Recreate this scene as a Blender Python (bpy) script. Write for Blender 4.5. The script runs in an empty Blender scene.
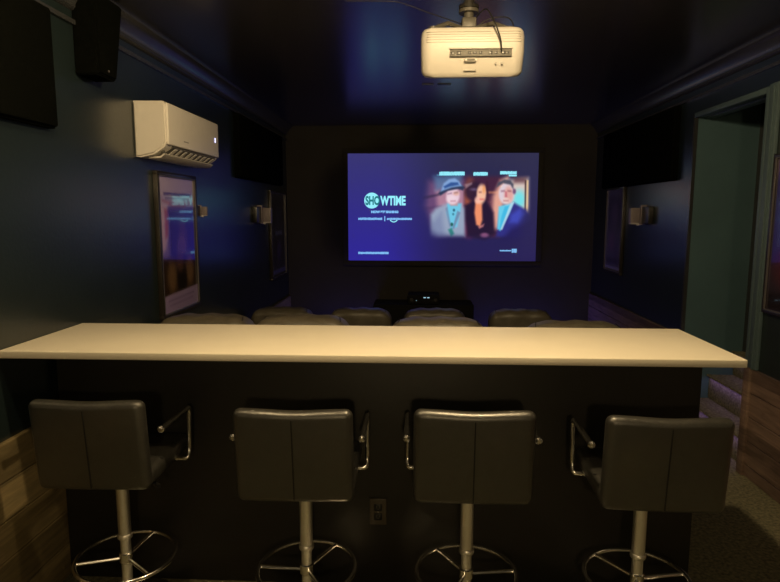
import bpy, bmesh, math, random
from mathutils import Vector, Matrix
random.seed(7)
C = bpy.context.scene.collection
sc = bpy.context.scene
PI = math.pi

# ------------------------------------------------------------------ camera, world, light, exposure
F = 597.66
PITCH, YAW, ROLL = 0.131, 0.047, 0.001
cam_d = bpy.data.cameras.new('camera')
cam_d.sensor_fit = 'HORIZONTAL'; cam_d.sensor_width = 36.0
cam_d.lens = F / 780.0 * 36.0
cam_d.clip_start = 0.02
cam = bpy.data.objects.new('camera', cam_d); C.objects.link(cam)
fw = Vector((-math.sin(YAW)*math.cos(PITCH), math.cos(YAW)*math.cos(PITCH), -math.sin(PITCH)))
rt = Vector((math.cos(YAW), math.sin(YAW), 0)); up = rt.cross(fw)
r2 = rt*math.cos(ROLL) + up*math.sin(ROLL); u2 = -rt*math.sin(ROLL) + up*math.cos(ROLL)
M = Matrix((r2, u2, -fw)).transposed().to_4x4(); M.translation = Vector((0, 0, 1.565))
cam.matrix_world = M
sc.camera = cam

w = bpy.data.worlds.new('world'); sc.world = w; w.use_nodes = True
w.node_tree.nodes['Background'].inputs[0].default_value = (0.5, 0.45, 0.4, 1)
w.node_tree.nodes['Background'].inputs[1].default_value = 0.01

sc.view_settings.view_transform = 'Standard'
sc.view_settings.look = 'None'
sc.view_settings.gamma = 1.0
sc.view_settings.exposure = 0.0
sc.view_settings.use_curve_mapping = False

def lamp(name, kind, loc, power, col, size=0.05, rot=None, **kw):
    d = bpy.data.lights.new(name, kind); d.energy = power; d.color = col
    if kind == 'AREA':
        d.size = size
        if 'size_y' in kw: d.shape = 'RECTANGLE'; d.size_y = kw['size_y']
    else: d.shadow_soft_size = size
    if kind == 'SPOT': d.spot_size = kw.get('angle', 2.0); d.spot_blend = kw.get('blend', .6)
    o = bpy.data.objects.new(name, d); C.objects.link(o); o.location = loc
    if rot: o.rotation_euler = rot
    return o
WARM = (1.0, 0.73, 0.38)
MAIN = (0.30, 1.85, 2.49)
lamp('ceiling_lamp_glow', 'POINT', MAIN, 92, WARM, 0.035)
lamp('left_ceiling_lamp_glow', 'POINT', (-.75, 1.50, 2.49), 32, WARM, 0.035)
lamp('rear_fill_glow', 'POINT', (0.1, -1.40, 1.72), 43, WARM, 0.06)  # unseen fill behind the camera, added to brighten projector, counter edge and stools
lamp('front_strip_glow', 'AREA', (.25, 6.55, -.20), 16, (.17, .14, 1.0), 2.6, (math.radians(150), 0, 0), size_y=.04)
# violet strip light under the nosings of the stairs and along the front of the room
VIO = (0.30, 0.12, 1.0)
for X_, Z_ in ((2.172, .345), (2.002, .165), (2.342, .525)):   # strips tucked under the stair nosings, facing their risers
    lamp('stair_strip_glow', 'AREA', (X_-.012, 4.02, Z_), .16, (.48, .27, 1.0), .86, (0, math.radians(-25), math.radians(0)), size_y=.008).rotation_euler = Vector((.35, 0, -1)).to_track_quat('-Z', 'Y').to_euler()

# ------------------------------------------------------------------ materials
def mat(name, col, rough=.5, metal=0, spec=.5, noise=0, nscale=20, bump=0, bscale=200, coat=0, emis=None, es=0, aniso=None, stretch=None):
    m = bpy.data.materials.new(name); m.use_nodes = True
    nt = m.node_tree; b = nt.nodes['Principled BSDF']
    b.inputs['Base Color'].default_value = (*col, 1)
    b.inputs['Roughness'].default_value = rough
    b.inputs['Metallic'].default_value = metal
    b.inputs['Specular IOR Level'].default_value = spec
    b.inputs['Coat Weight'].default_value = coat
    b.inputs['Coat Roughness'].default_value = .3
    if emis: b.inputs['Emission Color'].default_value = (*emis, 1); b.inputs['Emission Strength'].default_value = es
    tc = None
    if noise or bump:
        tc = nt.nodes.new('ShaderNodeTexCoord'); mp = nt.nodes.new('ShaderNodeMapping')
        nt.links.new(tc.outputs['Object'], mp.inputs['Vector'])
        if stretch: mp.inputs['Scale'].default_value = stretch
    if noise:
        n = nt.nodes.new('ShaderNodeTexNoise'); n.inputs['Scale'].default_value = nscale; n.inputs['Detail'].default_value = 5
        nt.links.new(mp.outputs[0], n.inputs['Vector'])
        r = nt.nodes.new('ShaderNodeValToRGB')
        r.color_ramp.elements[0].position = .3; r.color_ramp.elements[1].position = .7
        r.color_ramp.elements[0].color = (*[max(0, c*(1-noise)) for c in col], 1)
        r.color_ramp.elements[1].color = (*[min(1, c*(1+noise)) for c in col], 1)
        nt.links.new(n.outputs['Fac'], r.inputs[0]); nt.links.new(r.outputs[0], b.inputs['Base Color'])
    if bump:
        n2 = nt.nodes.new('ShaderNodeTexNoise'); n2.inputs['Scale'].default_value = bscale; n2.inputs['Detail'].default_value = 3
        nt.links.new(mp.outputs[0], n2.inputs['Vector'])
        bp = nt.nodes.new('ShaderNodeBump'); bp.inputs['Strength'].default_value = bump; bp.inputs['Distance'].default_value = .004
        nt.links.new(n2.outputs['Fac'], bp.inputs['Height']); nt.links.new(bp.outputs[0], b.inputs['Normal'])
    return m
WALL = mat('navy_paint', (.010, .017, .019), .28, spec=1.0, noise=.12, nscale=3, bump=.12, bscale=60)
CEIL = mat('black_ceiling_paint', (.048, .046, .044), .24, spec=1.0, noise=.1, nscale=2, bump=.1, bscale=40)
FARW = mat('matte_black_paint', (.014, .012, .010), .8, noise=.15, nscale=3)
TRIM = mat('black_trim_paint', (.03, .032, .036), .25, spec=.6, noise=.1)
GREYW = mat('grey_passage_paint', (.052, .105, .130), .6, noise=.08, nscale=3, bump=.1)
GREYT = mat('grey_casing_paint', (.065, .10, .115), .45, noise=.05)
TOPM = mat('cream_laminate', (.80, .74, .62), .42, spec=.35, noise=.03, nscale=5, bump=.04, bscale=80)
BARM = mat('black_bar_paint', (.013, .012, .010), .5, noise=.15, nscale=4, bump=.1, bscale=50)
BRUSH = mat('satin_chrome', (1, .97, .92), .42, metal=1, noise=.02)
MOUNT = mat('dim_mount_metal', (.06, .055, .045), .5, noise=.05)
CHROME = mat('chrome', (.85, .83, .80), .2, metal=1, noise=.03)
LEATH = mat('black_leather', (.024, .023, .020), .40, spec=1.0, coat=.5, noise=.2, nscale=30, bump=.25, bscale=220)
RLEATH = mat('dark_recliner_leather', (.10, .088, .066), .42, spec=.5, noise=.2, nscale=14, bump=.3, bscale=120)
SEAM = mat('dark_stitching', (.006, .006, .006), .6, noise=.1)
BLACK = mat('black_plastic', (.012, .012, .013), .35, noise=.1)
BLKFAB = mat('black_acoustic_fabric', (.0032, .0036, .0030), .95, spec=.0, noise=.2, nscale=60, bump=.2, bscale=300)
WHITE = mat('white_plastic', (.78, .76, .72), .38, noise=.02)
ACW = mat('ac_white_plastic', (.70, .67, .63), .35, noise=.02)
GREYP = mat('grey_plastic', (.25, .24, .22), .5, noise=.05)
VENT = mat('shadow_grey_plastic', (.10, .095, .085), .6, noise=.05)
OUTL = mat('brown_outlet_plastic', (.075, .062, .045), .35, noise=.05)
CARPET = mat('speckled_carpet', (.15, .14, .085), .95, noise=.55, nscale=60, bump=.6, bscale=120)
WOODF = mat('frame_black', (.02, .017, .014), .3, noise=.1)
LIP = mat('dull_frame_lip', (.08, .075, .08), .4, noise=.05)
LAMPM = mat('lavender_grey_plastic', (.20, .17, .19), .5, noise=.04)
SILV = mat('silver_edge', (.42, .40, .42), .3, noise=.05)

def wood_mat(name, c1, c2):
    m = bpy.data.materials.new(name); m.use_nodes = True; nt = m.node_tree; b = nt.nodes['Principled BSDF']
    b.inputs['Roughness'].default_value = .5
    tc = nt.nodes.new('ShaderNodeTexCoord'); mp = nt.nodes.new('ShaderNodeMapping'); mp.inputs['Scale'].default_value = (2, 1.2, 14)
    nt.links.new(tc.outputs['Object'], mp.inputs[0])
    n = nt.nodes.new('ShaderNodeTexNoise'); n.inputs['Scale'].default_value = 3; n.inputs['Detail'].default_value = 8; n.inputs['Distortion'].default_value = 1.2
    nt.links.new(mp.outputs[0], n.inputs['Vector'])
    r = nt.nodes.new('ShaderNodeValToRGB'); r.color_ramp.elements[0].position = .3; r.color_ramp.elements[1].position = .75
    r.color_ramp.elements[0].color = (*c1, 1); r.color_ramp.elements[1].color = (*c2, 1)
    nt.links.new(n.outputs['Fac'], r.inputs[0])
    # board to board tone, boards 145 mm high
    sx = nt.nodes.new('ShaderNodeSeparateXYZ'); nt.links.new(tc.outputs['Object'], sx.inputs[0])
    dv = nt.nodes.new('ShaderNodeMath'); dv.operation = 'DIVIDE'; dv.inputs[1].default_value = .145; nt.links.new(sx.outputs['Z'], dv.inputs[0])
    fl = nt.nodes.new('ShaderNodeMath'); fl.operation = 'FLOOR'; nt.links.new(dv.outputs[0], fl.inputs[0])
    wn = nt.nodes.new('ShaderNodeTexWhiteNoise'); wn.noise_dimensions = '1D'; nt.links.new(fl.outputs[0], wn.inputs['W'])
    mr = nt.nodes.new('ShaderNodeMapRange'); mr.inputs['To Min'].default_value = .6; mr.inputs['To Max'].default_value = 1.25; nt.links.new(wn.outputs['Value'], mr.inputs['Value'])
    mx = nt.nodes.new('ShaderNodeVectorMath'); mx.operation = 'SCALE'; nt.links.new(r.outputs[0], mx.inputs[0]); nt.links.new(mr.outputs[0], mx.inputs['Scale'])
    nt.links.new(mx.outputs[0], b.inputs['Base Color'])
    return m
WOODL = wood_mat('pale_barn_wood', (.13, .10, .05), (.26, .20, .10))
WOODR = wood_mat('brown_barn_wood', (.10, .065, .05), (.22, .15, .12))

def attr_mat(name, emit=0.0, rough=.12, coat=.6, base=1.0):
    m = bpy.data.materials.new(name); m.use_nodes = True; nt = m.node_tree; b = nt.nodes['Principled BSDF']
    a = nt.nodes.new('ShaderNodeAttribute'); a.attribute_name = 'Col'
    if emit:
        b.inputs['Base Color'].default_value = (.03, .03, .03, 1); b.inputs['Roughness'].default_value = .9
        nt.links.new(a.outputs['Color'], b.inputs['Emission Color']); b.inputs['Emission Strength'].default_value = emit
    else:
        nt.links.new(a.outputs['Color'], b.inputs['Base Color']); b.inputs['Roughness'].default_value = rough
        b.inputs['Coat Weight'].default_value = coat; b.inputs['Coat Roughness'].default_value = .02
    return m
def emit_mat(name, col, s=1):
    return mat(name, (.02, .02, .02), .9, emis=col, es=s)

# ------------------------------------------------------------------ mesh helpers
def box(bm, x0, x1, y0, y1, z0, z1, bev=0, seg=2):
    r = bmesh.ops.create_cube(bm, size=1)
    for v in r['verts']:
        v.co = Vector(((x0+x1)/2 + v.co.x*(x1-x0), (y0+y1)/2 + v.co.y*(y1-y0), (z0+z1)/2 + v.co.z*(z1-z0)))
    if bev:
        es = {e for v in r['verts'] for e in v.link_edges}
        bmesh.ops.bevel(bm, geom=list(es), offset=bev, segments=seg, profile=.5, affect='EDGES')
def tube(bm, pts, rad, n=12, closed=False, caps=True):
    pts = [Vector(p) for p in pts]; N = len(pts); rings = []
    rads = rad if isinstance(rad, (list, tuple)) else [rad]*N
    prev = None
    for i, p in enumerate(pts):
        if closed: t = (pts[(i+1) % N] - pts[i-1]).normalized()
        else: t = (pts[min(i+1, N-1)] - pts[max(i-1, 0)]).normalized()
        if prev is None:
            a = Vector((0, 0, 1)) if abs(t.z) < .9 else Vector((1, 0, 0)); nrm = t.cross(a).normalized()
        else:
            nrm = (prev - t*prev.dot(t)).normalized()
        prev = nrm; bn = t.cross(nrm)
        rings.append([bm.verts.new(p + (nrm*math.cos(2*PI*k/n) + bn*math.sin(2*PI*k/n))*rads[i]) for k in range(n)])
    for i in range(N if closed else N-1):
        A, B = rings[i], rings[(i+1) % N]
        for k in range(n): bm.faces.new((A[k], A[(k+1) % n], B[(k+1) % n], B[k]))
    if caps and not closed:
        bm.faces.new(rings[0][::-1]); bm.faces.new(rings[-1])
def lathe(bm, prof, cx=0, cy=0, n=32):
    rings = [[bm.verts.new((cx + r*math.cos(2*PI*k/n), cy + r*math.sin(2*PI*k/n), z)) for k in range(n)] for r, z in prof]
    for A, B in zip(rings, rings[1:]):
        for k in range(n): bm.faces.new((A[k], A[(k+1) % n], B[(k+1) % n], B[k]))
    bm.faces.new(rings[0][::-1]); bm.faces.new(rings[-1])
def prism(bm, prof, axis, a0, a1):
    # prof: list of 2D points; axis 'x','y','z' = extrusion axis
    def P(u, v, a):
        return {'x': (a, u, v), 'y': (u, a, v), 'z': (u, v, a)}[axis]
    A = [bm.verts.new(P(u, v, a0)) for u, v in prof]; B = [bm.verts.new(P(u, v, a1)) for u, v in prof]
    n = len(prof)
    for k in range(n): bm.faces.new((A[k], A[(k+1) % n], B[(k+1) % n], B[k]))
    bm.faces.new(A[::-1]); bm.faces.new(B)
def fillet(pts, r, n=6):
    pts = [Vector(p) for p in pts]; out = [pts[0]]
    for i in range(1, len(pts)-1):
        p = pts[i]; a = (pts[i-1]-p); b = (pts[i+1]-p); rr = min(r, a.length*.49, b.length*.49)
        p0 = p + a.normalized()*rr; p1 = p + b.normalized()*rr
        for k in range(n+1):
            t = k/n; out.append(p0*(1-t)**2 + p*2*t*(1-t) + p1*t*t)
    out.append(pts[-1]); return out
def obj(name, bm, m, parent=None, smooth=True, loc=None):
    bmesh.ops.recalc_face_normals(bm, faces=bm.faces)
    me = bpy.data.meshes.new(name); bm.to_mesh(me); bm.free()
    me.materials.append(m)
    if smooth:
        me.polygons.foreach_set('use_smooth', [True]*len(me.polygons)); me.set_sharp_from_angle(angle=math.radians(38))
    o = bpy.data.objects.new(name, me); C.objects.link(o)
    if parent: o.parent = parent
    if loc: o.location = loc
    return o
def nb(): return bmesh.new()
def bx(name, m, dims, parent=None, bev=0, seg=2):
    b = nb(); box(b, *dims, bev=bev, seg=seg); return obj(name, b, m, parent)
def tag(o, label, cat, group=None, kind=None):
    o['label'] = label; o['category'] = cat
    if group: o['group'] = group
    if kind: o['kind'] = kind
    return o
def thing(name, label, cat, loc=(0, 0, 0), rotz=0, group=None):
    o = bpy.data.objects.new(name, None); C.objects.link(o); o.location = loc; o.rotation_euler = (0, 0, rotz)
    return tag(o, label, cat, group)
def struct(name, m, boxes, label=None, bev=0, parent=None):
    b = nb()
    for d in boxes: box(b, *d, bev=bev)
    o = obj(name, b, m, parent)
    if not parent: o['kind'] = 'structure'
    if label: o['label'] = label
    return o
def copy_tree(o, parent=None):
    c = o.copy(); C.objects.link(c)
    if parent: c.parent = parent
    for ch in list(o.children): copy_tree(ch, c)
    return c
def text_mesh(name, s, size, m, parent, mtx, sx=1.0, bold=0.0, depth=.0004):
    cu = bpy.data.curves.new(name, 'FONT'); cu.body = s; cu.size = size; cu.offset = bold; cu.extrude = depth; cu.align_x = 'LEFT'
    t = bpy.data.objects.new(name+'_tmp', cu); C.objects.link(t)
    dg = bpy.context.evaluated_depsgraph_get(); dg.update()
    me = bpy.data.meshes.new_from_object(t.evaluated_get(dg)); bpy.data.objects.remove(t); bpy.data.curves.remove(cu)
    me.transform(Matrix.Diagonal((sx, 1, 1, 1))); me.transform(mtx)
    me.materials.clear(); me.materials.append(m)
    o = bpy.data.objects.new(name, me); C.objects.link(o); o.parent = parent
    return o

# painted pictures: soft shapes evaluated on a fine grid -> colour attribute
def srgb(c): return tuple((x/255/12.92 if x/255 <= .04045 else ((x/255+.055)/1.055)**2.4) for x in c)
def sstep(d, s): t = min(1, max(0, .5 - d/(2*s))); return t*t*(3-2*t)
def sd_poly(px, py, P):
    d = 1e9; inside = False; n = len(P)
    for i in range(n):
        ax, ay = P[i]; bx_, by = P[i-1]
        ex, ey = bx_-ax, by-ay; wx, wy = px-ax, py-ay
        t = max(0, min(1, (wx*ex+wy*ey)/(ex*ex+ey*ey+1e-12)))
        d = min(d, math.hypot(wx-ex*t, wy-ey*t))
        if (ay > py) != (by > py) and px < (bx_-ax)*(py-ay)/(by-ay)+ax: inside = not inside
    return -d if inside else d
def paint(nx, ny, W, H, bg, layers):
    """layers: (kind, geometry, colour 0-255, softness, opacity) in picture units; y runs down"""
    prep = []
    for k, g, c, s, op in layers:
        if k == 'e': bb = (g[0]-g[2]-s*2, g[0]+g[2]+s*2, g[1]-g[3]-s*2, g[1]+g[3]+s*2)
        else: bb = (min(p[0] for p in g)-s*2, max(p[0] for p in g)+s*2, min(p[1] for p in g)-s*2, max(p[1] for p in g)+s*2)
        prep.append((k, g, c, s, op, bb))
    out = []
    for j in range(ny):
        for i in range(nx):
            x = W*i/(nx-1); y = H*j/(ny-1); c = list(bg(x, y))
            for k, g, cc, s, op, bb in prep:
                if x < bb[0] or x > bb[1] or y < bb[2] or y > bb[3]: continue
                if k == 'e':
                    q = math.hypot((x-g[0])/g[2], (y-g[1])/g[3]); d = (q-1)*min(g[2], g[3])
                else: d = sd_poly(x, y, g)
                a = sstep(d, s)*op
                if cc is None: cc = bg(x, y)
                if a > 0: c = [u*(1-a)+v*a for u, v in zip(c, cc)]
            out.append((*srgb(c), 1.0))
    return out
def picture(name, nx, ny, P00, U, V, cols, m, parent):
    """grid from corner P00 along U (right) and V (down)"""
    vs = [tuple(P00 + U*(i/(nx-1)) + V*(j/(ny-1))) for j in range(ny) for i in range(nx)]
    fs = [(j*nx+i, (j+1)*nx+i, (j+1)*nx+i+1, j*nx+i+1) for j in range(ny-1) for i in range(nx-1)]
    me = bpy.data.meshes.new(name); me.from_pydata(vs, [], fs)
    at = me.color_attributes.new('Col', 'FLOAT_COLOR', 'POINT')
    at.data.foreach_set('color', [x for c in cols for x in c])
    me.materials.append(m); me.update()
    o = bpy.data.objects.new(name, me); C.objects.link(o); o.parent = parent; return o

# ------------------------------------------------------------------ room
XL, XR, YN, YF, ZC = -1.512, 1.98, -1.6, 6.89, 2.535
YD0, YD1, ZD = 3.56, 4.49, 2.257      # doorway in the right wall
T = .12
struct('floor', CARPET, [(XL-T, 3.7, YN-T, 4.62, -.45, 0), (XL-T, XR+T, 4.62, YF+T, -.45, -.25)], 'speckled olive grey carpet floor with a step down')
struct('ceiling', CEIL, [(XL-T, 3.7, YN-T, YF+T, ZC, ZC+.1)], 'glossy black painted ceiling')
struct('wall_left', WALL, [(XL-T, XL, YN-T, YF+T, -.45, ZC)])
struct('wall_back', WALL, [(XL, 3.7, YN-T, YN, 0, ZC)])
struct('wall_front', FARW, [(XL, XR+T, YF, YF+T, -.45, ZC)])
struct('wall_right', WALL, [(XR, XR+T, YN, YD0, 0, ZC), (XR, XR+T, YD1+T, YF, -.45, ZC), (XR, XR+.012, YD1, YD1+T, 0, ZC), (XR, XR+T, YD0, YD1, ZD, ZC)])
# stair passage behind the doorway
struct('wall_passage_far', GREYW, [(XR+.012, 3.6, YD1, YD1+T, 0, ZC)])
struct('wall_passage_near', GREYW, [(XR+T, 3.6, YD0-T, YD0, 0, ZC)])
struct('wall_passage_end', FARW, [(3.6, 3.7, YD0-T, YD1+T, 0, ZC)])
struct('trim_8', TRIM, [(2.425, 2.56, 4.42, YD1, .54, ZC)], 'black upright strip at the end of the grey passage wall')  # dark upright strip between the passage wall and the casing
# stepped cornice along both side walls
def cornice(side):
    b = nb()
    x = XL if side < 0 else XR; s = 1 if side < 0 else -1
    prof = [(0, 0), (.085, 0), (.085, -.012), (.075, -.018), (.055, -.03), (.035, -.06), (.022, -.078), (.022, -.09), (.012, -.10), (0, -.104)]
    prism(b, [(x+s*u, ZC+v) for u, v in prof], 'y', YN, YF)
    o = obj('trim_1' if side < 0 else 'trim_2', b, TRIM); o['kind'] = 'structure'; return o
cornice(-1); cornice(1)
# thin picture rail below the cornice on both sides
struct('trim_3', TRIM, [(XL, XL+.018, YN, YF, ZC-.165, ZC-.145)])
struct('trim_4', TRIM, [(XR-.018, XR, YN, YF, ZC-.165, ZC-.145)])
# plank wainscots: separate boards with gaps, one mesh each
def planks(name, x0, x1, y0, y1, ztop, m, n, label, cap=None, h=.145, joints=()):
    b = nb()
    z = ztop
    for k in range(n):
        zb = max(z-h, -.25 if y0 > 4 else 0.0)
        if z-zb < .01: break
        box(b, x0, x1, y0, y1, zb+.002, z-.002, bev=.0025, seg=1)
        z -= h
    o = obj(name, b, m); o['kind'] = 'structure'; o['label'] = label
    return o
planks('trim_5', XL, XL+.02, YN, 4.6, .735, WOODL, 6, 'pale barn wood planks along the lower left wall')
planks('trim_6', XR-.02, XR, YN, YD0-.0, .655, WOODR, 6, 'brown barn wood planks along the lower right wall')
planks('trim_9', XL, XL+.02, 4.64, YF, .60, WOODL, 7, 'barn wood planks by the screen on the left')
planks('trim_10', XR-.02, XR, YD1+.02, YF, .655, WOODR, 7, 'barn wood planks by the screen on the right')
struct('trim_7', WOODR, [(XR-.035, XR, YD0-.05, YD0+.012, 0, .655)], 'brown end post of the plank wainscot', bev=.003)
# door casing
b = nb()
box(b, XR-.022, XR+T+.0, YD0-.0, YD0+.03, .655, ZD, bev=.003)
box(b, XR-.022, XR, YD0-.085, YD0, .655, ZD+.02, bev=.004)
box(b, XR-.03, XR-.02, YD0-.06, YD0-.045, .655, ZD, bev=.002)
box(b, XR-.016, XR+.05, YD0, YD1, ZD-.022, ZD+.012, bev=.003)
box(b, XR+.05, XR+T, YD0, YD1, ZD-.03, ZD, bev=.003)
o = obj('door_frame', b, GREYT); o['kind'] = 'structure'; o['label'] = 'grey green casing upright at the near side of the doorway'
struct('trim_11', TRIM, [(XR-.012, XR+.012, YD1-.004, YD1+.02, 0, ZD)], 'thin dark edge around the doorway')

# stairs rising beyond the doorway
st = thing('staircase', 'carpeted steps rising through the right hand doorway', 'stairs', (2.02, 4.02, 0))
for k in range(6):
    b = nb(); x = .0 + (.17*k if k < 2 else .34+(k-2)*.24 - .0)
    box(b, x, 3.595-2.02, -.455, .465, .18*k, .18*(k+1), bev=.012)
    so = obj('step', b, CARPET, st)
    bx('nosing', CARPET, (x-.018, x+.012, -.45, .46, .18*(k+1)-.012, .18*(k+1)+.003), so, bev=.003)

# ------------------------------------------------------------------ bar
bar = thing('bar_wall', 'black half wall carrying the long cream counter', 'bar', (-.2, 2.4, 0))
bx('panel', BARM, (XL+.022+.2, 1.119+.2, -.06, .06, 0, 1.041), bar, bev=.004)
bx('cleat', BARM, (XL+.03+.2, 1.10+.2, .06, .15, .95, 1.041), bar, bev=.003)
b = nb(); box(b, XL+.004, 1.119, 2.03, 2.58, 1.042, 1.07, bev=.004, seg=3)
tag(obj('countertop', b, TOPM), 'long cream laminate countertop on the black half wall', 'countertop')

def outlet():
    t = thing('power_outlet', 'dark brown power outlet low on the black bar front', 'outlet', (-.158, 2.34, .333))
    bx('cover_plate', OUTL, (-.035, .035, -.007, 0, -.057, .057), t, bev=.003)
    for s in (-1, 1):
        b = nb(); box(b, -.017, .017, -.010, -.006, s*.020-.014, s*.020+.014, bev=.005); so = obj('socket', b, BLACK, t)
        b = nb()
        for q in (-.006, .006): box(b, q-.001, q+.001, -.0115, -.009, s*.020-.002, s*.020+.007)
        box(b, -.002, .002, -.0115, -.009, s*.020-.009, s*.020-.005); obj('slot', b, VENT, so)
    b = nb(); tube(b, [(0, -.006, 0), (0, -.0095, 0)], .003, 10); obj('screw', b, GREYP, t)
outlet()

# ------------------------------------------------------------------ bar stools (origin: floor below the pole, facing +Y)
def padded(bm, x0, x1, y0, y1, z0, z1, bev, cr):
    box(bm, x0, x1, y0, y1, z0, z1, bev=bev, seg=5)
def make_stool():
    t = thing('bar_stool', 'x', 'bar stool')
    b = nb(); lathe(b, [(.0, 0), (.195, 0), (.20, .004), (.198, .010), (.15, .018), (.06, .030), (.034, .045), (.032, .06), (0, .06)][1:-1] , n=48)
    obj('base', b, CHROME, t)
    b = nb(); lathe(b, [(.0195, .05), (.0195, .33)], n=32)
    lathe(b, [(.0255, .312), (.028, .316), (.028, .326), (.0255, .330)], n=32)
    lathe(b, [(.0235, .32), (.0235, .575)], n=32)
    lathe(b, [(.0245, .56), (.0245, .58)], n=28)
    obj('column', b, BRUSH, t)
    # foot ring: loop carried by two spokes spread from a hub
    fr = nb(); R_ = .185; zc = .235
    cy = -.0
    tube(fr, [(R_*math.cos(2*PI*k/56), cy+R_*.98*math.sin(2*PI*k/56), zc + .0*math.cos(2*PI*k/56)) for k in range(56)], .0085, 10, closed=True)
    o = obj('foot_ring', fr, CHROME, t)
    for a in (0, math.radians(120), math.radians(240)):
        s = nb(); tube(s, [(.02*math.cos(a), .02*math.sin(a), zc-.004), (R_*math.cos(a), R_*math.sin(a), zc)], .007, 8); obj('spoke', s, CHROME, o)
    s = nb(); lathe(s, [(.0225, zc-.022), (.026, zc-.018), (.026, zc+.016), (.0225, zc+.02)], n=28); obj('hub', s, CHROME, o)
    # mechanism plate and lever
    b = nb(); box(b, -.09, .09, -.09, .09, .572, .588, bev=.005); obj('seat_plate', b, BLACK, t)
    b = nb(); tube(b, fillet([(0, 0, .567), (.10, -.03, .567), (.165, -.07, .552)], .02), .005, 8)
    tube(b, [(.15, -.061, .556), (.178, -.078, .549)], .008, 8); obj('height_lever', b, BLACK, t)
    # seat: three quilted rolls
    b = nb(); box(b, -.195, .195, -.175, .20, .588, .655, bev=.026, seg=5)
    o = obj('seat', b, LEATH, t)
    for y in (-.06, .075):
        s = nb(); tube(s, [(-.19, y, .653), (0, y, .656), (.19, y, .653)], .0022, 6); obj('seam', s, SEAM, o)
    # backrest, slightly leaned and bowed
    b = nb()
    nx, nz, th = 15, 9, .042
    for side in (0, 1):
        pass
    box(b, -.198, .198, -.028, .028, 0, .33, bev=.026, seg=6)
    bmesh.ops.subdivide_edges(b, edges=[e for e in b.edges if abs(e.verts[0].co.x-e.verts[1].co.x) > .2], cuts=12, use_grid_fill=True)
    for v in b.verts:
        x, y, z = v.co
        dip = .006*math.exp(-(x/.10)**2)*max(0, (z-.20)/.13)       # top edge dips at the middle
        v.co.z = z - dip + .59
        v.co.y = y - .205 + .10*(x*x)*1.6 - .09*(z-.0) + .02
        v.co.x = x*(1 - .03*(1-z/.33)*0)
    o = obj('backrest', b, LEATH, t)
    s = nb()
    tube(s, [(0, -.205+.02-.0290-.09*z, .59+z) for z in (.015, .1, .2, .30)], .0022, 6)
    obj('seam', s, SEAM, o)
    s = nb()
    for z in (.11, .22):
        tube(s, [(x, -.205+.02+.0275+.16*x*x-.09*z, .59+z) for x in (-.18, -.09, 0, .09, .18)], .0022, 6)
    obj('seam', s, SEAM, o)
    # arms: chrome tube up from below the seat at the front, back to a free ball end beside the backrest
    for sgn in (-1, 1):
        X = .222*sgn
        pts = fillet([(.12*sgn, .10, .583), (X, .10, .583), (X, .118, .61), (X, .135, .787), (X, -.13, .792)], .03, 6)
        a = nb(); tube(a, pts, .0095, 12)
        lathe_pts = [(X, -.125, .792), (X, -.133, .792), (X, -.142, .792), (X, -.148, .792)]
        tube(a, lathe_pts, [.0085, .0125, .0125, .006], 12)
        obj('armrest', a, CHROME, t)
    return t
spots = [(-1.128, 2.125, .02, -40, .012, 'black leather bar stool nearest the left wall beside the pale planks'),
         (-.411, 2.085, .015, 60, .006, 'black leather bar stool just left of the power outlet'),
         (.187, 2.085, .0, 5, .012, 'black leather bar stool just right of the power outlet'),
         (.812, 2.085, -.03, 10, .0, 'black leather bar stool at the right end of the bar')]
stools = [make_stool()]
for i in range(3): stools.append(copy_tree(stools[0]))
for o, (x, y, a, ring_turn, lift, lab) in zip(stools, spots):
    o.location = (x, y, 0); o.rotation_euler = (0, 0, a)
    tag(o, lab, 'bar stool', 'chrome bar stools along the counter')
    for c in o.children:
        n = c.name.split('.')[0]
        if n == 'foot_ring': c.rotation_euler = (0, 0, math.radians(ring_turn))
        if n in ('seat', 'backrest', 'armrest', 'seat_plate', 'height_lever'): c.location.z += lift   # gas lift set a little higher

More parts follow.
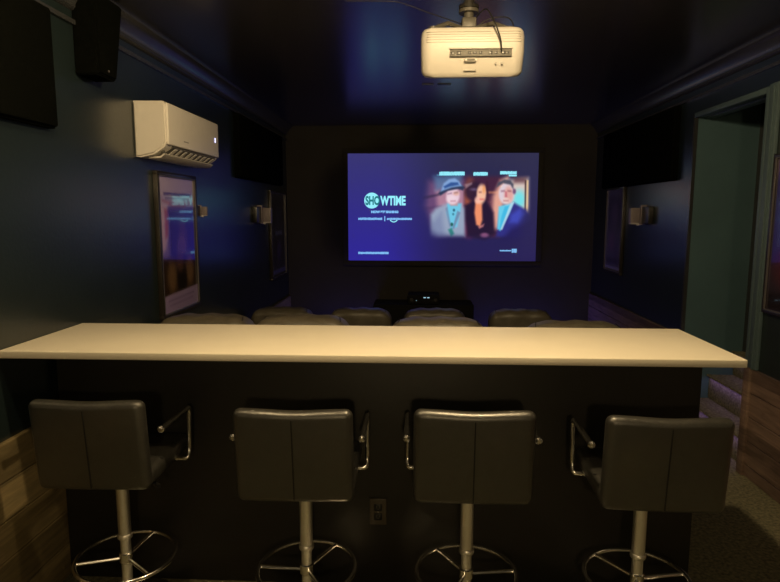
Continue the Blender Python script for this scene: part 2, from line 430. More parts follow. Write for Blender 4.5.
# ------------------------------------------------------------------ recliners (origin: floor below the back's rear, facing +Y)
def make_recliner():
    t = thing('recliner', 'x', 'recliner')
    W = .28
    bx('base', RLEATH, (-W, W, .10, .80, .03, .28), t, bev=.03, seg=3)
    bx('seat_cushion', RLEATH, (-.19, .19, .22, .84, .28, .46), t, bev=.05, seg=4)
    bx('footrest', RLEATH, (-.19, .19, .80, .86, .06, .30), t, bev=.025, seg=3)
    for s in (-1, 1):
        bx('armrest', RLEATH, (s*.235-.045, s*.235+.045, .12, .78, .26, .60), t, bev=.035, seg=4)
    b = nb(); box(b, -.25, .25, 0, .17, .10, .84, bev=.05, seg=4)
    for v in b.verts: v.co.y += .03 - (v.co.z-.3)*.06
    back = obj('backrest', b, RLEATH, t)
    # pillow-like head roll with a puckered top
    b = nb(); box(b, -.275, .275, -.045, .15, .68, .975, bev=.06, seg=6)
    bmesh.ops.subdivide_edges(b, edges=[e for e in b.edges if abs(e.verts[0].co.x-e.verts[1].co.x) > .15], cuts=14, use_grid_fill=True)
    for v in b.verts:
        x, y, z = v.co; f = max(0, (z-.80)/.175)
        v.co.z -= f*(.055*abs(x/.275)**7 + .010*abs(x/.275)**2)
        v.co.z += f*.0035*math.sin(x*46+y*9)
        v.co.y += .006*math.sin(x*31)*f
    o = obj('headrest', b, RLEATH, back)
    s = nb(); tube(s, [(x, -.049, .80+.01*math.cos(x*8)) for x in [k*.05-.22 for k in range(10)]], .003, 6); obj('seam', s, SEAM, o)
    for q in (-1, 1):
        s = nb(); tube(s, [(q*.20, -.03, .93), (q*.225, .0, .952), (q*.215, .05, .966)], .0028, 6); obj('pucker', s, SEAM, o)
    for sx in (-1, 1):
        for yy in (.16, .72):
            s = nb(); tube(s, [(sx*.22, yy, 0), (sx*.22, yy, .035)], .022, 12); obj('foot', s, BLACK, t)
    return t
rp = make_recliner()
recl = [(-1.225, 3.32, 0, 'leather recliner of the near row, closest to the left wall', 'near row'),
        (-.662, 3.32, 0, 'leather recliner of the near row, second from the left wall', 'near row'),
        (.115, 3.27, -.012, 'leather recliner of the near row, below the receiver lights', 'near row'),
        (.86, 3.20, -.028, 'leather recliner of the near row, nearest the stair doorway', 'near row'),
        (-1.20, 5.15, -.25, 'dark recliner of the front row, closest to the left wall', 'front row'),
        (-.505, 5.15, -.25, 'dark recliner of the front row, under the left part of the screen', 'front row'),
        (.15, 5.15, -.25, 'dark recliner of the front row, straight in front of the receiver', 'front row'),
        (.895, 5.15, -.25, 'dark recliner of the front row, farthest to the right', 'front row')]
for i, (x, y, z, lab, g) in enumerate(recl):
    o = rp if i == 0 else copy_tree(rp)
    # the slight differences in height come from how far each back is reclined
    o.location = (x, y, max(z, 0) if z > -.1 else z)
    tag(o, lab, 'recliner', 'recliners of the ' + g)

# ------------------------------------------------------------------ projection screen and its picture
SX0, SX1, SZ0, SZ1 = -.801, 1.333, 1.014, 2.221
scn = thing('projection_screen', 'wide projection screen showing a violet blue streaming title page', 'screen', ((SX0+SX1)/2, YF-.05, (SZ0+SZ1)/2))
hw, hh = (SX1-SX0)/2, (SZ1-SZ0)/2
b = nb()
for d in [(-hw-.06, hw+.06, -.0, .05, hh, hh+.06), (-hw-.06, hw+.06, 0, .05, -hh-.06, -hh), (-hw-.06, -hw, 0, .05, -hh, hh), (hw, hw+.06, 0, .05, -hh, hh)]: box(b, *d, bev=.004)
obj('frame', b, FARW, scn)
bx('backing', BLKFAB, (-hw, hw, .015, .05, -hh, hh), scn)
# picture coordinates = pixels of the photo: x 0..189, y 0..107
def bgc(x, y):
    u, v = x/189, y/107
    L = (44+10*(1-v), 36+16*(1-v), 150-38*(1-v)); Rr = (36+8*(1-v), 30+14*(1-v), 84-8*(1-v))
    t = min(1, max(0, (u-.15)/.45)); t = t*t*(3-2*t)
    return [a*(1-t)+c*t for a, c in zip(L, Rr)]
def off(P): return [(x-348, y-153.5) for x, y in P]
Ls = [
 # warm street behind the hatted man
 ('p', off([(428,181),(466,178),(466,232),(436,236),(424,205)]), (120,80,120), 6, .8),
 ('p', off([(436,190),(466,186),(466,226),(440,226)]), (205,150,165), 4, .7),
 ('p', off([(434,176),(462,174),(460,186),(436,190)]), (90,140,180), 4, .6),
 ('p', off([(423,196),(440,193),(440,195),(423,199)]), (50,40,70), 1.5, .7),
 ('p', off([(423,207),(442,205),(442,206),(423,210)]), (70,50,90), 2, .6),
 # dark red room behind the woman
 ('p', off([(465,176),(502,176),(500,237),(465,237)]), (70,35,60), 3, .9),
 ('e', (470-348, 190-153.5, 4, 9), (200,110,70), 4, .8),
 ('e', (468-348, 200-153.5, 3, 8), (180,90,60), 3, .7),
 ('e', (470-348, 228-153.5, 5, 9), (150,50,90), 4, .8),
 ('p', off([(485,191),(500,191),(500,193),(485,193)]), (190,120,90), 1.5, .8),
 ('e', (491-348, 203-153.5, 4, 6), (110,60,80), 4, .8),
 # bright doorway behind the man in the suit
 ('p', off([(493,196),(500,180),(508,176),(500,228),(492,230)]), (235,170,150), 3.5, .95),
 ('p', off([(505,180),(527,178),(528,214),(510,212)]), (225,205,195), 4, .95),
 ('e', (519-348, 199-153.5, 6, 9), (110,225,235), 4, .95),
 ('p', off([(513,177),(526,177),(524,183),(513,183)]), (90,50,60), 3, .7),
 ('p', off([(524,180),(525.5,180),(526,210),(524.5,210)]), (60,35,35), .8, .9),
 ('p', off([(526,180),(527.6,180),(528,212),(526.3,212)]), (245,205,150), .8, .9),
 # man with hat: suit, shirt, tie, neck
 ('p', off([(431,236),(431,214),(436,208),(447,203),(460,203),(466,208),(466,236)]), (150,165,190), 3, .97),
 ('p', off([(433,222),(442,212),(446,236),(434,238)]), (115,125,165), 4, .6),
 ('p', off([(448,203),(462,203),(458,226),(452,229),(447,212)]), (110,200,230), 1.6, .97),
 ('e', (454.5-348, 209.5-153.5, 1.2, 1.4), (40,90,110), .7, .9),
 ('e', (453.8-348, 213.5-153.5, 1, 1.2), (50,110,130), .7, .8),
 ('e', (452.5-348, 223.8-153.5, 1.5, 1.8), (30,90,80), .8, .95),
 ('p', off([(449,229),(452.5,227),(455,233),(452,236)]), (40,125,120), 1.5, .9),
 ('p', off([(458,210),(461,212),(455,228),(453,228)]), (110,115,150), 1.0, .7),
 ('p', off([(446,208),(448,206),(452,226),(450,226)]), (110,120,155), 1.0, .6),
 ('p', off([(450,200),(458,199),(458,205),(451,205)]), (200,140,140), 1.4, .9),
 ('e', (453.3-348, 195.5-153.5, 6.6, 8.2), (232,200,215), 1.6, 1),
 ('e', (452-348, 199-153.5, 5, 4), (240,215,225), 2, .8),
 ('e', (456.5-348, 193-153.5, 3, 2), (225,170,150), 1.5, .8),
 ('p', off([(448,193),(452,192),(452,193.3),(448,194)]), (120,80,110), 1.3, .6),
 ('p', off([(454.5,192),(458,191),(458,192.5),(454.5,193)]), (120,80,90), 1.3, .6),
 ('p', off([(451,200),(456,199.7),(456,201),(451,201.2)]), (170,100,120), 1.3, .6),
 # hat: brim then crown
 ('p', off([(438.5,193),(441,190),(450,186),(462,184.5),(465,187),(463,190),(458,188.5),(448,190.5),(441,195)]), (45,55,85), 1.2, 1),
 ('p', off([(441,191),(444,183),(449,179),(455,178),(459,181),(462,185.5),(452,187)]), (130,165,215), 1.4, 1),
 ('p', off([(444,186),(451,182),(458,182),(459,184.5),(450,186.2),(445,188)]), (40,75,140), 1.2, .9),
 # woman: dark hair, face, neck, black dress
 ('e', (475-348, 191-153.5, 10, 10), (48,28,52), 3, .95),
 ('p', off([(465,205),(474,200),(487,200),(494,212),(496,232),(486,240),(468,236),(466,220)]), (36,22,50), 2.5, .97),
 ('p', off([(465,184),(472,182),(472,184),(466,188)]), (200,170,180), 1.2, .5),
 ('e', (474-348, 189-153.5, 3, 1.2), (130,110,150), 1.5, .6),
 ('p', off([(476,200),(482,199),(483,219),(481,226),(477,224),(475,212)]), (240,145,105), 1.6, 1),
 ('e', (481.5-348, 193.5-153.5, 4.6, 9.4), (245,190,160), 1.4, 1),
 ('e', (478-348, 199.5-153.5, 3, 3.6), (250,190,170), 1.6, .9),
 ('e', (484-348, 189-153.5, 1.6, 4), (240,160,100), 1.2, .8),
 ('p', off([(479,191),(481.5,191),(481.5,192.4),(479,192.4)]), (120,60,60), 1.3, .6),
 ('p', off([(480,198),(484,198),(484,199.4),(480,199.4)]), (205,70,80), 1.3, .6),
 ('e', (485.5-348, 234.5-153.5, 4, 2.3), (150,90,130), 1.5, .9),
 ('p', off([(479,226),(485,223),(484,226),(480,228)]), (210,130,130), 1.2, .8),
 ('p', off([(486,180),(488,182),(489,200),(487,200)]), (60,30,50), 1, .9),
 # man in the navy suit
 ('p', off([(497,236),(499,222),(500,212),(514,202),(526,209),(531,216),(533,238)]), (48,48,130), 2.2, .98),
 ('p', off([(511,214),(520,208),(526,213),(518,222),(510,222)]), (65,75,185), 3, .9),
 ('p', off([(512,228),(534,218),(534,242),(500,242)]), (34,28,84), 4, .9),
 ('p', off([(499,206),(514,201),(510,212),(501,230),(498,228)]), (105,205,235), 1.4, 1),
 ('p', off([(505,206),(509,205),(503,228),(500,229),(502,215)]), (60,180,225), 1, .8),
 ('p', off([(511,202),(514,202),(503,229),(501,229)]), (190,220,235), .8, .8),
 ('e', (506.3-348, 193-153.5, 7.6, 10.8), (222,205,215), 1.5, 1),
 ('e', (508.5-348, 194-153.5, 4.5, 8), (225,160,150), 2, .85),
 ('e', (506-348, 200-153.5, 3.4, 2.6), (240,215,205), 1.6, .8),
 ('p', off([(496,187),(498,182),(504,179.2),(510,180),(513,184),(513,189),(510,184.5),(503,183),(498,186)]), (70,72,90), 1.3, .95),
 ('e', (514-348, 191-153.5, 1.6, 2.6), (110,70,110), 1, .9),
 ('p', off([(501,190),(504.5,189.7),(504.5,191.2),(501,191.5)]), (120,60,85), 1.3, .6),
 ('p', off([(507.5,189.7),(511,190),(511,191.5),(507.5,191.2)]), (120,60,75), 1.3, .6),
 ('p', off([(505,191),(506.6,191),(507.2,196.5),(504.8,196.5)]), (190,90,110), .9, .7),
 ('p', off([(503.5,199.5),(508.5,199.5),(508.5,200.8),(503.5,200.8)]), (165,80,95), 1.3, .6),
 # lower vignette into the page colour
 ('p', off([(415,230),(440,236),(470,238),(500,239),(534,238),(534,262),(415,262)]), None, 7, .97),
 ('p', off([(412,172),(427,172),(425,206),(434,240),(412,244)]), None, 7, .9),
 ('p', off([(524,212),(540,206),(540,246),(520,246)]), None, 6, .8),
]
def soft(P0): return P0
cyan = (150, 236, 255)
# raster glyph rows for lettering too small to read in the photograph
def glyphs(x0, x1, y0, y1, col=cyan, gap=.18, seed=0, sp=.7):
    rr = random.Random(seed); x = x0; out = [('p', off([(x0, y0), (x1, y0), (x1, y1), (x0, y1)]), tuple(int(c*.8) for c in col), .5, .75)]
    return out
Ls += glyphs(439.5, 464, 171.4, 175.2); Ls += glyphs(437, 464, 174.2, 175.6, (110, 190, 230))
Ls += glyphs(473.2, 487.4, 171.9, 175.6); Ls += glyphs(499.6, 516, 171.2, 174.4); Ls += glyphs(508, 516, 174.2, 176.2)
NX, NY = 284, 161
scr_m = attr_mat('projected_picture', emit=1.0)
picture('picture', NX, NY, Vector((-hw, .0145, hh)), Vector((2*hw, 0, 0)), Vector((0, 0, -2*hh)), paint(NX, NY, 189, 107, bgc, Ls), scr_m, scn)
TXT = emit_mat('projected_cyan', srgb((150, 240, 255)), 1.0)
TXT2 = emit_mat('projected_pale_blue', srgb((128, 190, 245)), 1.0)
TXTD = emit_mat('projected_teal_dark', srgb((30, 120, 130)), 1.0)
k_ = 2*hw/189
def SP(px, py, dy=.012): return Vector((-hw + (px-348)*k_, dy, hh - (py-153.5)*(2*hh/107)))
def smtx(px, py, dy=.012): return Matrix.Translation(SP(px, py, dy)) @ Matrix.Rotation(PI/2, 4, 'X')
def stext(s, px, py, hpx, wpx, m, bold=.0, dy=.012, name='lettering'):
    size = hpx*k_/.70
    o = text_mesh(name, s, size, m, scn, Matrix.Identity(4), bold=bold)
    xs = [v.co.x for v in o.data.vertices]; ys = [v.co.y for v in o.data.vertices]
    fx = wpx*k_/(max(xs)-min(xs)); fy = hpx*k_/(max(ys)-min(ys))
    o.data.transform(smtx(px, py, dy) @ Matrix.Diagonal((fx, fy, 1, 1)) @ Matrix.Translation((-min(xs), -min(ys), 0)))
    return o
b = nb(); c0 = SP(372, 200, .0125)
vs = [b.verts.new((c0.x+7.7*k_*math.cos(2*PI*i/48), c0.y, c0.z+7.9*k_*math.sin(2*PI*i/48))) for i in range(48)]
b.faces.new(vs); obj('logo_disc', b, TXT, scn, smooth=False)
stext('SHO', 365.6, 204.6, 9.2, 14.6, TXTD, bold=.006, dy=.0105)
stext('WTIME', 380.4, 204.9, 9.6, 25.6, TXT, bold=.007)
stext('NOW STREAMING', 371.2, 212.6, 2.6, 27.6, TXT2, bold=.004)
def sbar(x0, x1, y0, y1, m=TXT2, seed=1):
    # a line of lettering too small to be read: a row of little strokes
    rr = random.Random(seed); b = nb(); x = x0
    while x < x1:
        wd = rr.uniform(.7, 1.5); h0 = rr.choice([0, 0, .12]); h1 = rr.choice([0, 0, .2])
        A, B_ = SP(x, y0+(y1-y0)*h0, .012), SP(min(x+wd, x1), y1-(y1-y0)*h1*.4, .012)
        vs = [b.verts.new(p) for p in ((A.x, .012, A.z), (B_.x, .012, A.z), (B_.x, .012, B_.z), (A.x, .012, B_.z))]; b.faces.new(vs)
        x += wd + rr.uniform(.05, .16)
    return obj('lettering', b, m, scn, smooth=False)
sbar(358.2, 382.5, 217, 219.4, seed=3); sbar(384.5, 385.6, 215.5, 221, seed=4); sbar(387.2, 412.4, 217.2, 219.4, seed=5)
b = nb(); tube(b, [tuple(SP(390.5+i*.9, 219.6+1.8*math.sin(PI*i/8), .012)) for i in range(9)], .006, 6); obj('swoosh', b, TXT, scn)
sbar(358, 389, 251.6, 254, seed=6)
sbar(501, 512.5, 249.2, 250.6, seed=7); sbar(513, 518, 248, 252, seed=8)
for n_, a in enumerate([(439.5, 464.5, 171.6, 175.2), (473.2, 487.4, 172, 175.4), (499.6, 515.6, 171.2, 174.2), (508.2, 515.8, 174.8, 176.2)]): sbar(*a, m=TXT, seed=20+n_)

# ------------------------------------------------------------------ posters
PRINT = attr_mat('glossy_print', rough=.10, coat=1.0)
def poster(name, label, side, y0, y1, z0, z1, bg, layers, fr=.022, edge=LIP, res=(64, 90)):
    """side -1 on the left wall, +1 on the right wall; picture units 60 x 84, y down"""
    x = XL if side < 0 else XR; s = 1 if side < 0 else -1
    yc, zc = (y0+y1)/2, (z0+z1)/2
    t = thing(name, label, 'poster', (x, yc, zc))
    a, h = (y1-y0)/2, (z1-z0)/2
    b = nb(); X0, X1 = (0, .028) if s > 0 else (-.028, 0)
    for d in [(-a, a, h-fr, h), (-a, a, -h, -h+fr), (-a, -a+fr, -h+fr, h-fr), (a-fr, a, -h+fr, h-fr)]: box(b, X0, X1, d[0], d[1], d[2], d[3], bev=.003)
    obj('frame', b, WOODF, t)
    b = nb(); e = .006; xa, xb = sorted((s*.020, s*.0285))
    for d in [(-a+fr, a-fr, h-fr-e, h-fr), (-a+fr, a-fr, -h+fr, -h+fr+e), (-a+fr, -a+fr+e, -h+fr, h-fr), (a-fr-e, a-fr, -h+fr, h-fr)]: box(b, xa, xb, *d)
    obj('inner_lip', b, edge, t)
    bx('backing', BLACK, (min(0, s*.014), max(0, s*.014), -a+fr, a-fr, -h+fr, h-fr), t)
    # seen from inside the room: left wall runs away to the right, right wall comes nearer to the right
    cols = paint(res[0], res[1], 60, 84, bg, layers)
    P00 = Vector((s*.018, -s*(a-fr), h-fr)); U = Vector((0, s*2*(a-fr), 0))
    picture('print', res[0], res[1], P00, U, Vector((0, 0, -2*(h-fr))), cols, PRINT, t)
    return t
bgA = lambda x, y: (170, 155, 175) if y < 18 else ((120, 105, 150) if y < 54 else (70, 50, 42))
LA = [('p', [(0,0),(60,0),(60,9),(0,12)], (185,170,185), 2, 1),
      ('p', [(8,10),(52,10),(52,11.6),(8,11.6)], (70,50,75), .8, .9), ('p', [(10,13),(50,13),(50,14),(10,14)], (90,70,95), .8, .7),
      ('p', [(6,15),(54,15),(40,19),(20,19)], (150,60,60), 2, .8),
      ('p', [(0,17),(14,17),(14,34),(8,44),(0,48)], (205,175,180), 3, .9), ('p', [(8,20),(16,20),(12,36),(8,38)], (150,60,60), 2, .7),
      ('p', [(14,20),(60,20),(60,52),(14,52)], (52,44,128), 4, .95), ('e', (36,36,6,12), (90,66,120), 4, .8), ('e', (34,44,9,8), (110,85,130), 4, .7),
      ('p', [(0,50),(60,49),(60,72),(0,76)], (52,38,30), 2, 1),
      ('e', (16,62,7,10), (120,92,66), 4, .8), ('e', (46,60,7,10), (125,95,70), 4, .8), ('e', (32,64,8,9), (24,18,16), 3, .9), ('e', (30,54,6,6), (90,62,58), 3, .8),
      ('p', [(0,73),(60,71),(60,84),(0,84)], (150,132,178), 1, 1), ('p', [(8,76),(52,75),(52,76),(8,77)], (110,92,140), .8, .7), ('p', [(10,79),(50,78),(50,79),(10,80)], (115,96,145), .8, .6)]
poster('movie_poster', 'framed film poster with a lavender border below the air conditioner', -1, 3.385, 3.99, .935, 1.80, bgA, LA)
bgB = lambda x, y: (46, 48, 60)
LB = [('p', [(5,6),(55,6),(55,30),(5,30)], (24,28,38), 3, .9), ('e', (30,22,14,9), (60,64,80), 4, .6), ('p', [(16,38),(44,38),(44,42),(16,42)], (130,135,150), 1.5, .7),
      ('p', [(8,46),(52,46),(52,72),(8,72)], (30,28,48), 4, .9), ('e', (30,58,9,10), (74,60,104), 4, .7), ('p', [(4,77),(56,77),(56,81),(4,81)], (110,110,150), 1, .7)]
poster('movie_poster', 'dark framed poster next to the wall lamp on the far left wall', -1, 6.02, 6.72, .865, 1.785, bgB, LB)
bgC = lambda x, y: (92, 86, 118)
LC = [('p', [(6,8),(54,8),(54,40),(6,40)], (70,66,98), 4, .9), ('e', (30,26,13,12), (112,96,130), 5, .7), ('e', (24,54,9,10), (120,84,130), 4, .7), ('e', (40,60,8,9), (84,70,120), 4, .7),
      ('p', [(4,70),(56,70),(56,76),(4,76)], (64,58,96), 1.5, .8), ('p', [(2,79),(58,79),(58,82),(2,82)], (160,155,190), 1, .7)]
poster('movie_poster', 'dim violet poster between the screen and the right wall lamp', 1, 5.87, 6.40, .955, 1.815, bgC, LC)
bgD = lambda x, y: (52, 46, 62)
LD = [('p', [(0,0),(60,0),(60,14),(0,10)], (86,70,92), 4, .9), ('e', (14,30,9,14), (44,50,84), 4, .9), ('p', [(4,24),(18,22),(20,50),(6,50)], (70,80,130), 4, .7), ('e', (38,46,14,12), (96,44,56), 6, .8), ('e', (16,60,12,10), (84,46,60), 6, .8),
      ('e', (36,70,16,8), (48,34,32), 4, .8), ('p', [(0,74),(60,74),(60,84),(0,84)], (36,30,36), 3, .9)]
poster('movie_poster', 'large framed poster on the right wall near the doorway casing', 1, 2.86, 3.455, 1.005, 1.885, bgD, LD, fr=.018)

# ------------------------------------------------------------------ wall lamps
def wall_lamp(label, side, y, z, sc_=1.0):
    x = XL if side < 0 else XR; s = 1 if side < 0 else -1
    t = thing('wall_lamp', label, 'wall lamp', (x, y, z), 0, 'small boxy wall lamps')
    def B(name, m, x0, x1, y0, y1, z0, z1, par=t, bev=.004):
        xa, xb = sorted((s*x0*sc_, s*x1*sc_)); return bx(name, m, (xa, xb, y0*sc_, y1*sc_, z0*sc_, z1*sc_), par, bev=bev)
    B('housing', BLACK, 0, .045, -.20, -.04, -.075, .07)
    B('mounting_bracket', LAMPM, 0, .05, -.045, .0, -.085, .085)
    h = B('shade', LAMPM, .045, .125, -.01, .05, -.07, .06)
    B('shade_band', SILV, .05, .12, -.0105, .0505, -.082, -.07, h, .002)
    b = nb(); tube(b, [(s*.03*sc_, -.02*sc_, -.08*sc_), (s*.07*sc_, -.0*sc_, -.088*sc_)], .008, 8); obj('arm', b, SILV, t)
    return t
wall_lamp('small wall lamp beside the dark poster on the far left wall', -1, 5.62, 1.545)
wall_lamp('small wall lamp on the right wall between poster and doorway', 1, 5.37, 1.545)
wall_lamp('small pale wall lamp beside the lavender bordered poster', -1, 4.09, 1.575, .45)

# ------------------------------------------------------------------ high acoustic panels and surround speaker
def panel(label, side, y0, y1, z0, d=.05):
    x = XL if side < 0 else XR; s = 1 if side < 0 else -1
    t = thing('acoustic_panel', label, 'acoustic panel', (x, (y0+y1)/2, z0), 0, None)
    a = (y1-y0)/2; h = ZC-.17-z0
    xa, xb = sorted((s*.002, s*d))
    bx('fabric_face', BLKFAB, (xa, xb, -a, a, 0, h), t, bev=.008)
    xa, xb = sorted((0, s*d*.6)); b = nb(); box(b, xa, xb, -a-.006, a+.006, -.006, h*.999); obj('edge_frame', b, BLKFAB, t)
panel('black fabric panel high on the left wall nearest the viewer', -1, 1.45, 2.43, 1.907)
panel('black fabric panel high on the left wall above the far wall lamp', -1, 4.94, 6.50, 1.853)
panel('black fabric panel high on the right wall above poster and lamp', 1, 4.76, 6.50, 1.815)
t = thing('surround_speaker', 'tapered black speaker hung high between fabric panel and air conditioner', 'speaker', (XL, 2.765, 2.165))
b = nb(); prism(b, [(-.105, 0), (.06, 0), (.155, .36), (-.105, .36)], 'x', .0, .10); bmesh.ops.bevel(b, geom=list(b.edges), offset=.006, segments=2, affect='EDGES'); obj('cabinet', b, BLKFAB, t)
b = nb(); prism(b, [(-.09, .012), (.05, .012), (.135, .345), (-.09, .345)], 'x', .10, .108); obj('grille', b, BLKFAB, t)
b = nb(); tube(b, [(.104, -.02, .03), (.112, -.02, .03)], .005, 10); obj('badge', b, LIP, t)

# ------------------------------------------------------------------ air conditioner (on the left wall)
ac = thing('air_conditioner', 'white wall mounted air conditioner on the left wall', 'air conditioner', (XL, 3.618, 1.86))
ac.scale = (.83, 1.015, 1)
prof = [(0, .0), (.03, -.004), (.12, .012), (.19, .05), (.205, .08), (.205, .27), (.19, .288), (0, .29)]
b = nb(); prism(b, prof, 'y', -.42, .40)
bmesh.ops.bevel(b, geom=[e for e in b.edges if abs(e.verts[0].co.y-e.verts[1].co.y) < .01], offset=.010, segments=3, affect='EDGES'); obj('housing', b, ACW, ac)
b = nb(); box(b, .196, .216, -.405, .392, .062, .282, bev=.009, seg=4)
for v in b.verts:   # front panel: lower edge bowed up in the middle
    if v.co.z < .15: v.co.z += .012*(1-((v.co.y)/.41)**2)
fp = obj('front_panel', b, ACW, ac)
b = nb(); box(b, .216, .2175, .318, .335, .155, .185, bev=.0005); obj('display_light', b, mat('display_glow', (.1, .1, .1), .5, emis=(.62, .62, 1.0), es=2.2), fp)
b = nb(); box(b, .2160, .2168, -.20, -.13, .098, .104); obj('logo', b, GREYP, fp)
b = nb(); prism(b, [(.135, .012), (.20, .052), (.20, .066), (.19, .066), (.13, .022)], 'y', -.33, .35); obj('air_slot', b, VENT, ac)
for k in range(9):
    y = -.29 + k*.075
    b = nb(); prism(b, [(.136, .010), (.196, .046), (.198, .060), (.150, .034)], 'y', y, y+.028 + (.012 if k % 3 == 0 else 0)); obj('vane', b, ACW, ac)
b = nb(); prism(b, [(.060, -.006), (.140, -.004), (.168, .016), (.163, .020), (.136, .006), (.06, .002)], 'y', -.37, .385); obj('louver', b, ACW, ac)
b = nb(); box(b, .15, .165, -.385, -.36, .022, .036, bev=.003); obj('latch', b, VENT, ac)

# ------------------------------------------------------------------ ceiling projector
pj = thing('ceiling_projector', 'white projector hanging upside down from the ceiling', 'projector', (.243, 2.85, 2.262))
pj.scale = (1.4, 1.4, 1.4)
pj.rotation_euler = (math.radians(-1), 0, 0)
W_ = .169
b = nb()
# plan outline (x,y): rear at y=0, front at y=.31, rounded, right front corner cut back
out = []
def arc(cx_, cy_, rx, ry, a0, a1, n=8):
    for k in range(n+1):
        a = math.radians(a0+(a1-a0)*k/n); out.append((cx_+rx*math.cos(a), cy_+ry*math.sin(a)))
arc(-W_+.035, .035, .035, .035, 270, 180); arc(-W_+.06, .27, .055, .045, 180, 90); arc(W_-.075, .265, .075, .05, 90, 0); arc(W_-.035, .035, .035, .035, 0, -90)
rings = []
for z, sc2, yo in [(0, .90, .010), (.005, .955, .004), (.014, .988, 0), (.024, 1, 0), (.070, 1.0, 0), (.088, .985, .002), (.097, .95, .008), (.100, .90, .012)]:
    cx0, cy0 = 0, .155
    rings.append([b.verts.new((cx0+(x-cx0)*sc2, (cy0+(y-cy0)*sc2)*.92 + (.022*(1-min(1, max(0, y/.26))) if z < .02 else 0), z - (.052*(1-min(1, max(0, y/.29))) if z < .02 else 0))) for x, y in out])
for A, B_ in zip(rings, rings[1:]):
    n = len(A)
    for k in range(n): b.faces.new((A[k], A[(k+1) % n], B_[(k+1) % n], B_[k]))
b.faces.new(rings[0][::-1]); b.faces.new(rings[-1])
PJM = mat('projector_shell', (.43, .41, .38), .45, noise=.02)
obj('body', b, PJM, pj)
b = nb()
for k in range(5): box(b, -.15, .155, -.0022, .002, .050+k*.008, .0515+k*.008)
obj('rear_ribs', b, mat('cream_rib', (.36, .34, .30), .5), pj)
pp = bx('port_panel', VENT, (-.075, .125, -.0035, .006, .004, .026), pj, bev=.002)
for x, wd, hh_ in [(-.066, .010, .008), (-.046, .014, .010), (-.012, .010, .008), (.006, .012, .006), (.024, .010, .008), (.056, .012, .010), (.074, .008, .008), (.098, .012, .009), (.112, .006, .006)]:
    bx('port', BLACK, (x-wd/2, x+wd/2, -.006, -.003, .015-hh_/2, .015+hh_/2), pp, bev=.001)
bx('port_hood', PJM, (-.078, .127, -.007, .003, .027, .032), pj, bev=.002)
b = nb(); box(b, -.028, .012, -.004, .012, -.012, .001, bev=.005, seg=3); nt_ = obj('notch_lip', b, PJM, pj)
b = nb(); box(b, -.020, .006, -.006, .004, -.009, -.003, bev=.002); obj('notch', b, VENT, nt_)
b = nb(); box(b, -.028, .012, .0125, .018, -.037, -.033); obj('logo', b, GREYP, pj)
b = nb(); tube(b, [(.095, .012, -.016), (.095, .0035, -.016)], .004, 10); tube(b, [(.075, .012, -.016), (.075, .0035, -.016)], .003, 10); obj('foot_screw', b, GREYP, pj)
b = nb(); tube(b, [(.04, .24, .05), (.04, .275, .05)], .032, 28); ln = obj('lens', b, BLACK, pj)
b = nb(); tube(b, [(.04, .273, .05), (.04, .277, .05)], .024, 28); obj('lens_glass', b, mat('lens_glass', (.05, .03, .10), .03, spec=.8, noise=.05), ln)
mt = bx('mount_bracket', MOUNT, (-.055, .045, .08, .20, .100, .125), pj, bev=.006)
for a, q in [((-.13, .04), 0), ((.12, .05), 0), ((-.10, .21), 0), ((.11, .20), 0)]:
    b = nb(); tube(b, [(-.005, .14, .128), (a[0]*.6, .14+(a[1]-.14)*.6, .134), (a[0], a[1], .104)], .008, 8); tube(b, [(a[0], a[1], .098), (a[0], a[1], .110)], .013, 10); obj('mount_arm', b, MOUNT, mt)
b = nb(); box(b, -.03, .02, .11, .17, .125, .165, bev=.006); obj('swivel_joint', b, MOUNT, mt)
b = nb(); tube(b, [(-.005, .14, .15), (-.005, .142, (ZC-2.262)/1.4-.004)], .017, 20); obj('drop_pole', b, MOUNT, pj)
b = nb(); tube(b, [(-.005, .142, (ZC-2.262)/1.4-.010), (-.005, .142, (ZC-2.262)/1.4+.001)], .034, 28); obj('ceiling_plate', b, MOUNT, pj)
def cable(name, label, pts, r=.0035, m=BLACK):
    P = [Vector((.243, 2.85, 2.262)) + Vector(p)*1.4 for p in pts]; out = []   # laid out round the projector
    for p in P: p.z = min(p.z, ZC-.005)
    for i in range(len(P)-1):
        p0, p1, p2, p3 = P[max(i-1, 0)], P[i], P[i+1], P[min(i+2, len(P)-1)]
        for k in range(8):
            t_ = k/8; out.append(.5*((2*p1)+(p2-p0)*t_+(2*p0-5*p1+4*p2-p3)*t_**2+(3*p1-p0-3*p2+p3)*t_**3))
    out.append(P[-1]); b = nb(); tube(b, out, r, 8); return tag(obj(name, b, m), label, 'cable')
cable('video_cable', 'dark cable looping from the mount down into the projector ports', [(.09, -.008, .016), (.085, -.020, .052), (.065, -.026, .10), (.045, .02, .155), (.03, .09, .168), (.012, .13, .155)], .0035)
cable('power_cable', 'dark cable sagging from the projector mount toward the upper left', [(-.03, .14, .147), (-.08, .12, .158), (-.15, .09, .172), (-.22, .06, .188), (-.27, .04, .193), (-.42, .03, .193)], .0025)
cable('antenna_cable', 'thin dark cable arching at the right of the projector mount', [(.02, .14, .135), (.055, .13, .156), (.10, .12, .162), (.135, .11, .150), (.15, .10, .098)], .003)

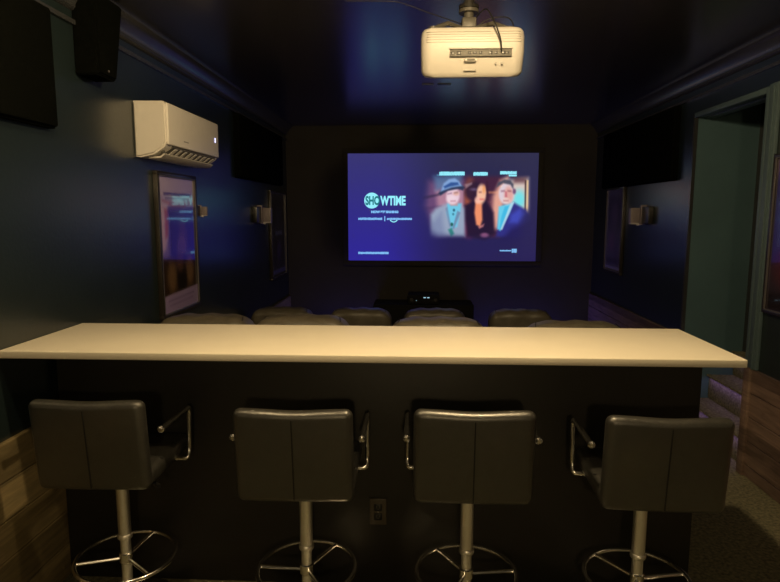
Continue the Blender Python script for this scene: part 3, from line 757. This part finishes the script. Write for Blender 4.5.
# ------------------------------------------------------------------ ceiling slots
t = thing('ceiling_vent', 'small flush slot in the ceiling beyond the projector', 'ceiling vent', (.12, 4.74, ZC))
bx('dark_slot', BLACK, (-.10, -.01, -.02, .02, -.006, 0), t, bev=.001)
bx('light_slot', GREYT, (.02, .12, -.02, .02, -.006, 0), t, bev=.001)
for nm, x, y, lab in [('ceiling_downlight', MAIN[0], MAIN[1], 'round warm downlight in the ceiling above the counter'), ('ceiling_downlight', -.75, 1.50, 'round warm downlight in the ceiling above the left stools')]:
    t = thing(nm, lab, 'ceiling light', (x, y, ZC), 0, 'ceiling downlights')
    b = nb(); lathe(b, [(.055, -.012), (.075, -.010), (.078, -.001), (.055, 0)], n=40); obj('trim_ring', b, WHITE, t)
    b = nb(); tube(b, [(0, 0, -.011), (0, 0, -.004)], .05, 32); obj('lens', b, mat('warm_lamp_glow', (.8, .7, .5), .5, emis=WARM, es=12), t)

# ------------------------------------------------------------------ console with receiver under the screen
BLACKM = mat('matte_black_veneer', (.006, .006, .006), .85, spec=.2, noise=.1)
t = thing('media_console', 'low black console below the projection screen', 'console', (.06, 6.66, -.25))
bx('body', BLACKM, (-.55, .55, -.20, .20, .05, .812), t, bev=.006)
for x in (-.275, .275):
    d = bx('door', BLACKM, (x-.265, x+.265, -.212, -.20, .08, .79), t, bev=.003); bx('handle', SILV, (x+(.2 if x < 0 else -.2)-.005, x+(.2 if x < 0 else -.2)+.005, -.225, -.212, .50, .60), d, bev=.002)
bx('plinth', BLACK, (-.53, .53, -.17, .19, 0, .05), t)
t = thing('receiver', 'black receiver with two tiny blue white lights under the screen', 'receiver', (.063, 6.62, .562))
bx('case', BLACKM, (-.17, .17, -.14, .14, .008, .108), t, bev=.004)
bx('fascia', BLACKM, (-.168, .168, -.146, -.138, .010, .106), t, bev=.002)
LED = emit_mat('receiver_light', (.42, .68, .85), .9)
for x in (.012, .052): bx('indicator_light', LED, (x-.013, x+.013, -.149, -.1455, .074, .083), t)
bx('indicator_light', LED, (-.082, -.074, -.149, -.1455, .042, .05), t)
for x in (-.13, .13):
    b = nb(); tube(b, [(x, -.146, .055), (x, -.165, .055)], .018, 20); obj('knob', b, BLACK, t)
for x in (-.13, .13):
    b = nb(); tube(b, [(x, 0, 0), (x, 0, .01)], .015, 12); obj('foot', b, BLACK, t)
# ------------------------------------------------------------------ unseen fixture added to carry the rear fill light
t = thing('rear_fill_lamp', 'added unseen fill lamp on the wall behind the viewer', 'wall lamp', (.1, YN, 1.72))
b = nb(); tube(b, [(0, .0, 0), (0, .04, 0)], .09, 32); obj('backplate', b, WHITE, t)
b = nb(); tube(b, [(0, .04, 0), (0, .07, 0), (0, .09, 0)], [.08, .07, .04], 32); obj('lens', b, mat('fill_lamp_glow', (.8, .7, .5), .5, emis=WARM, es=8), t)
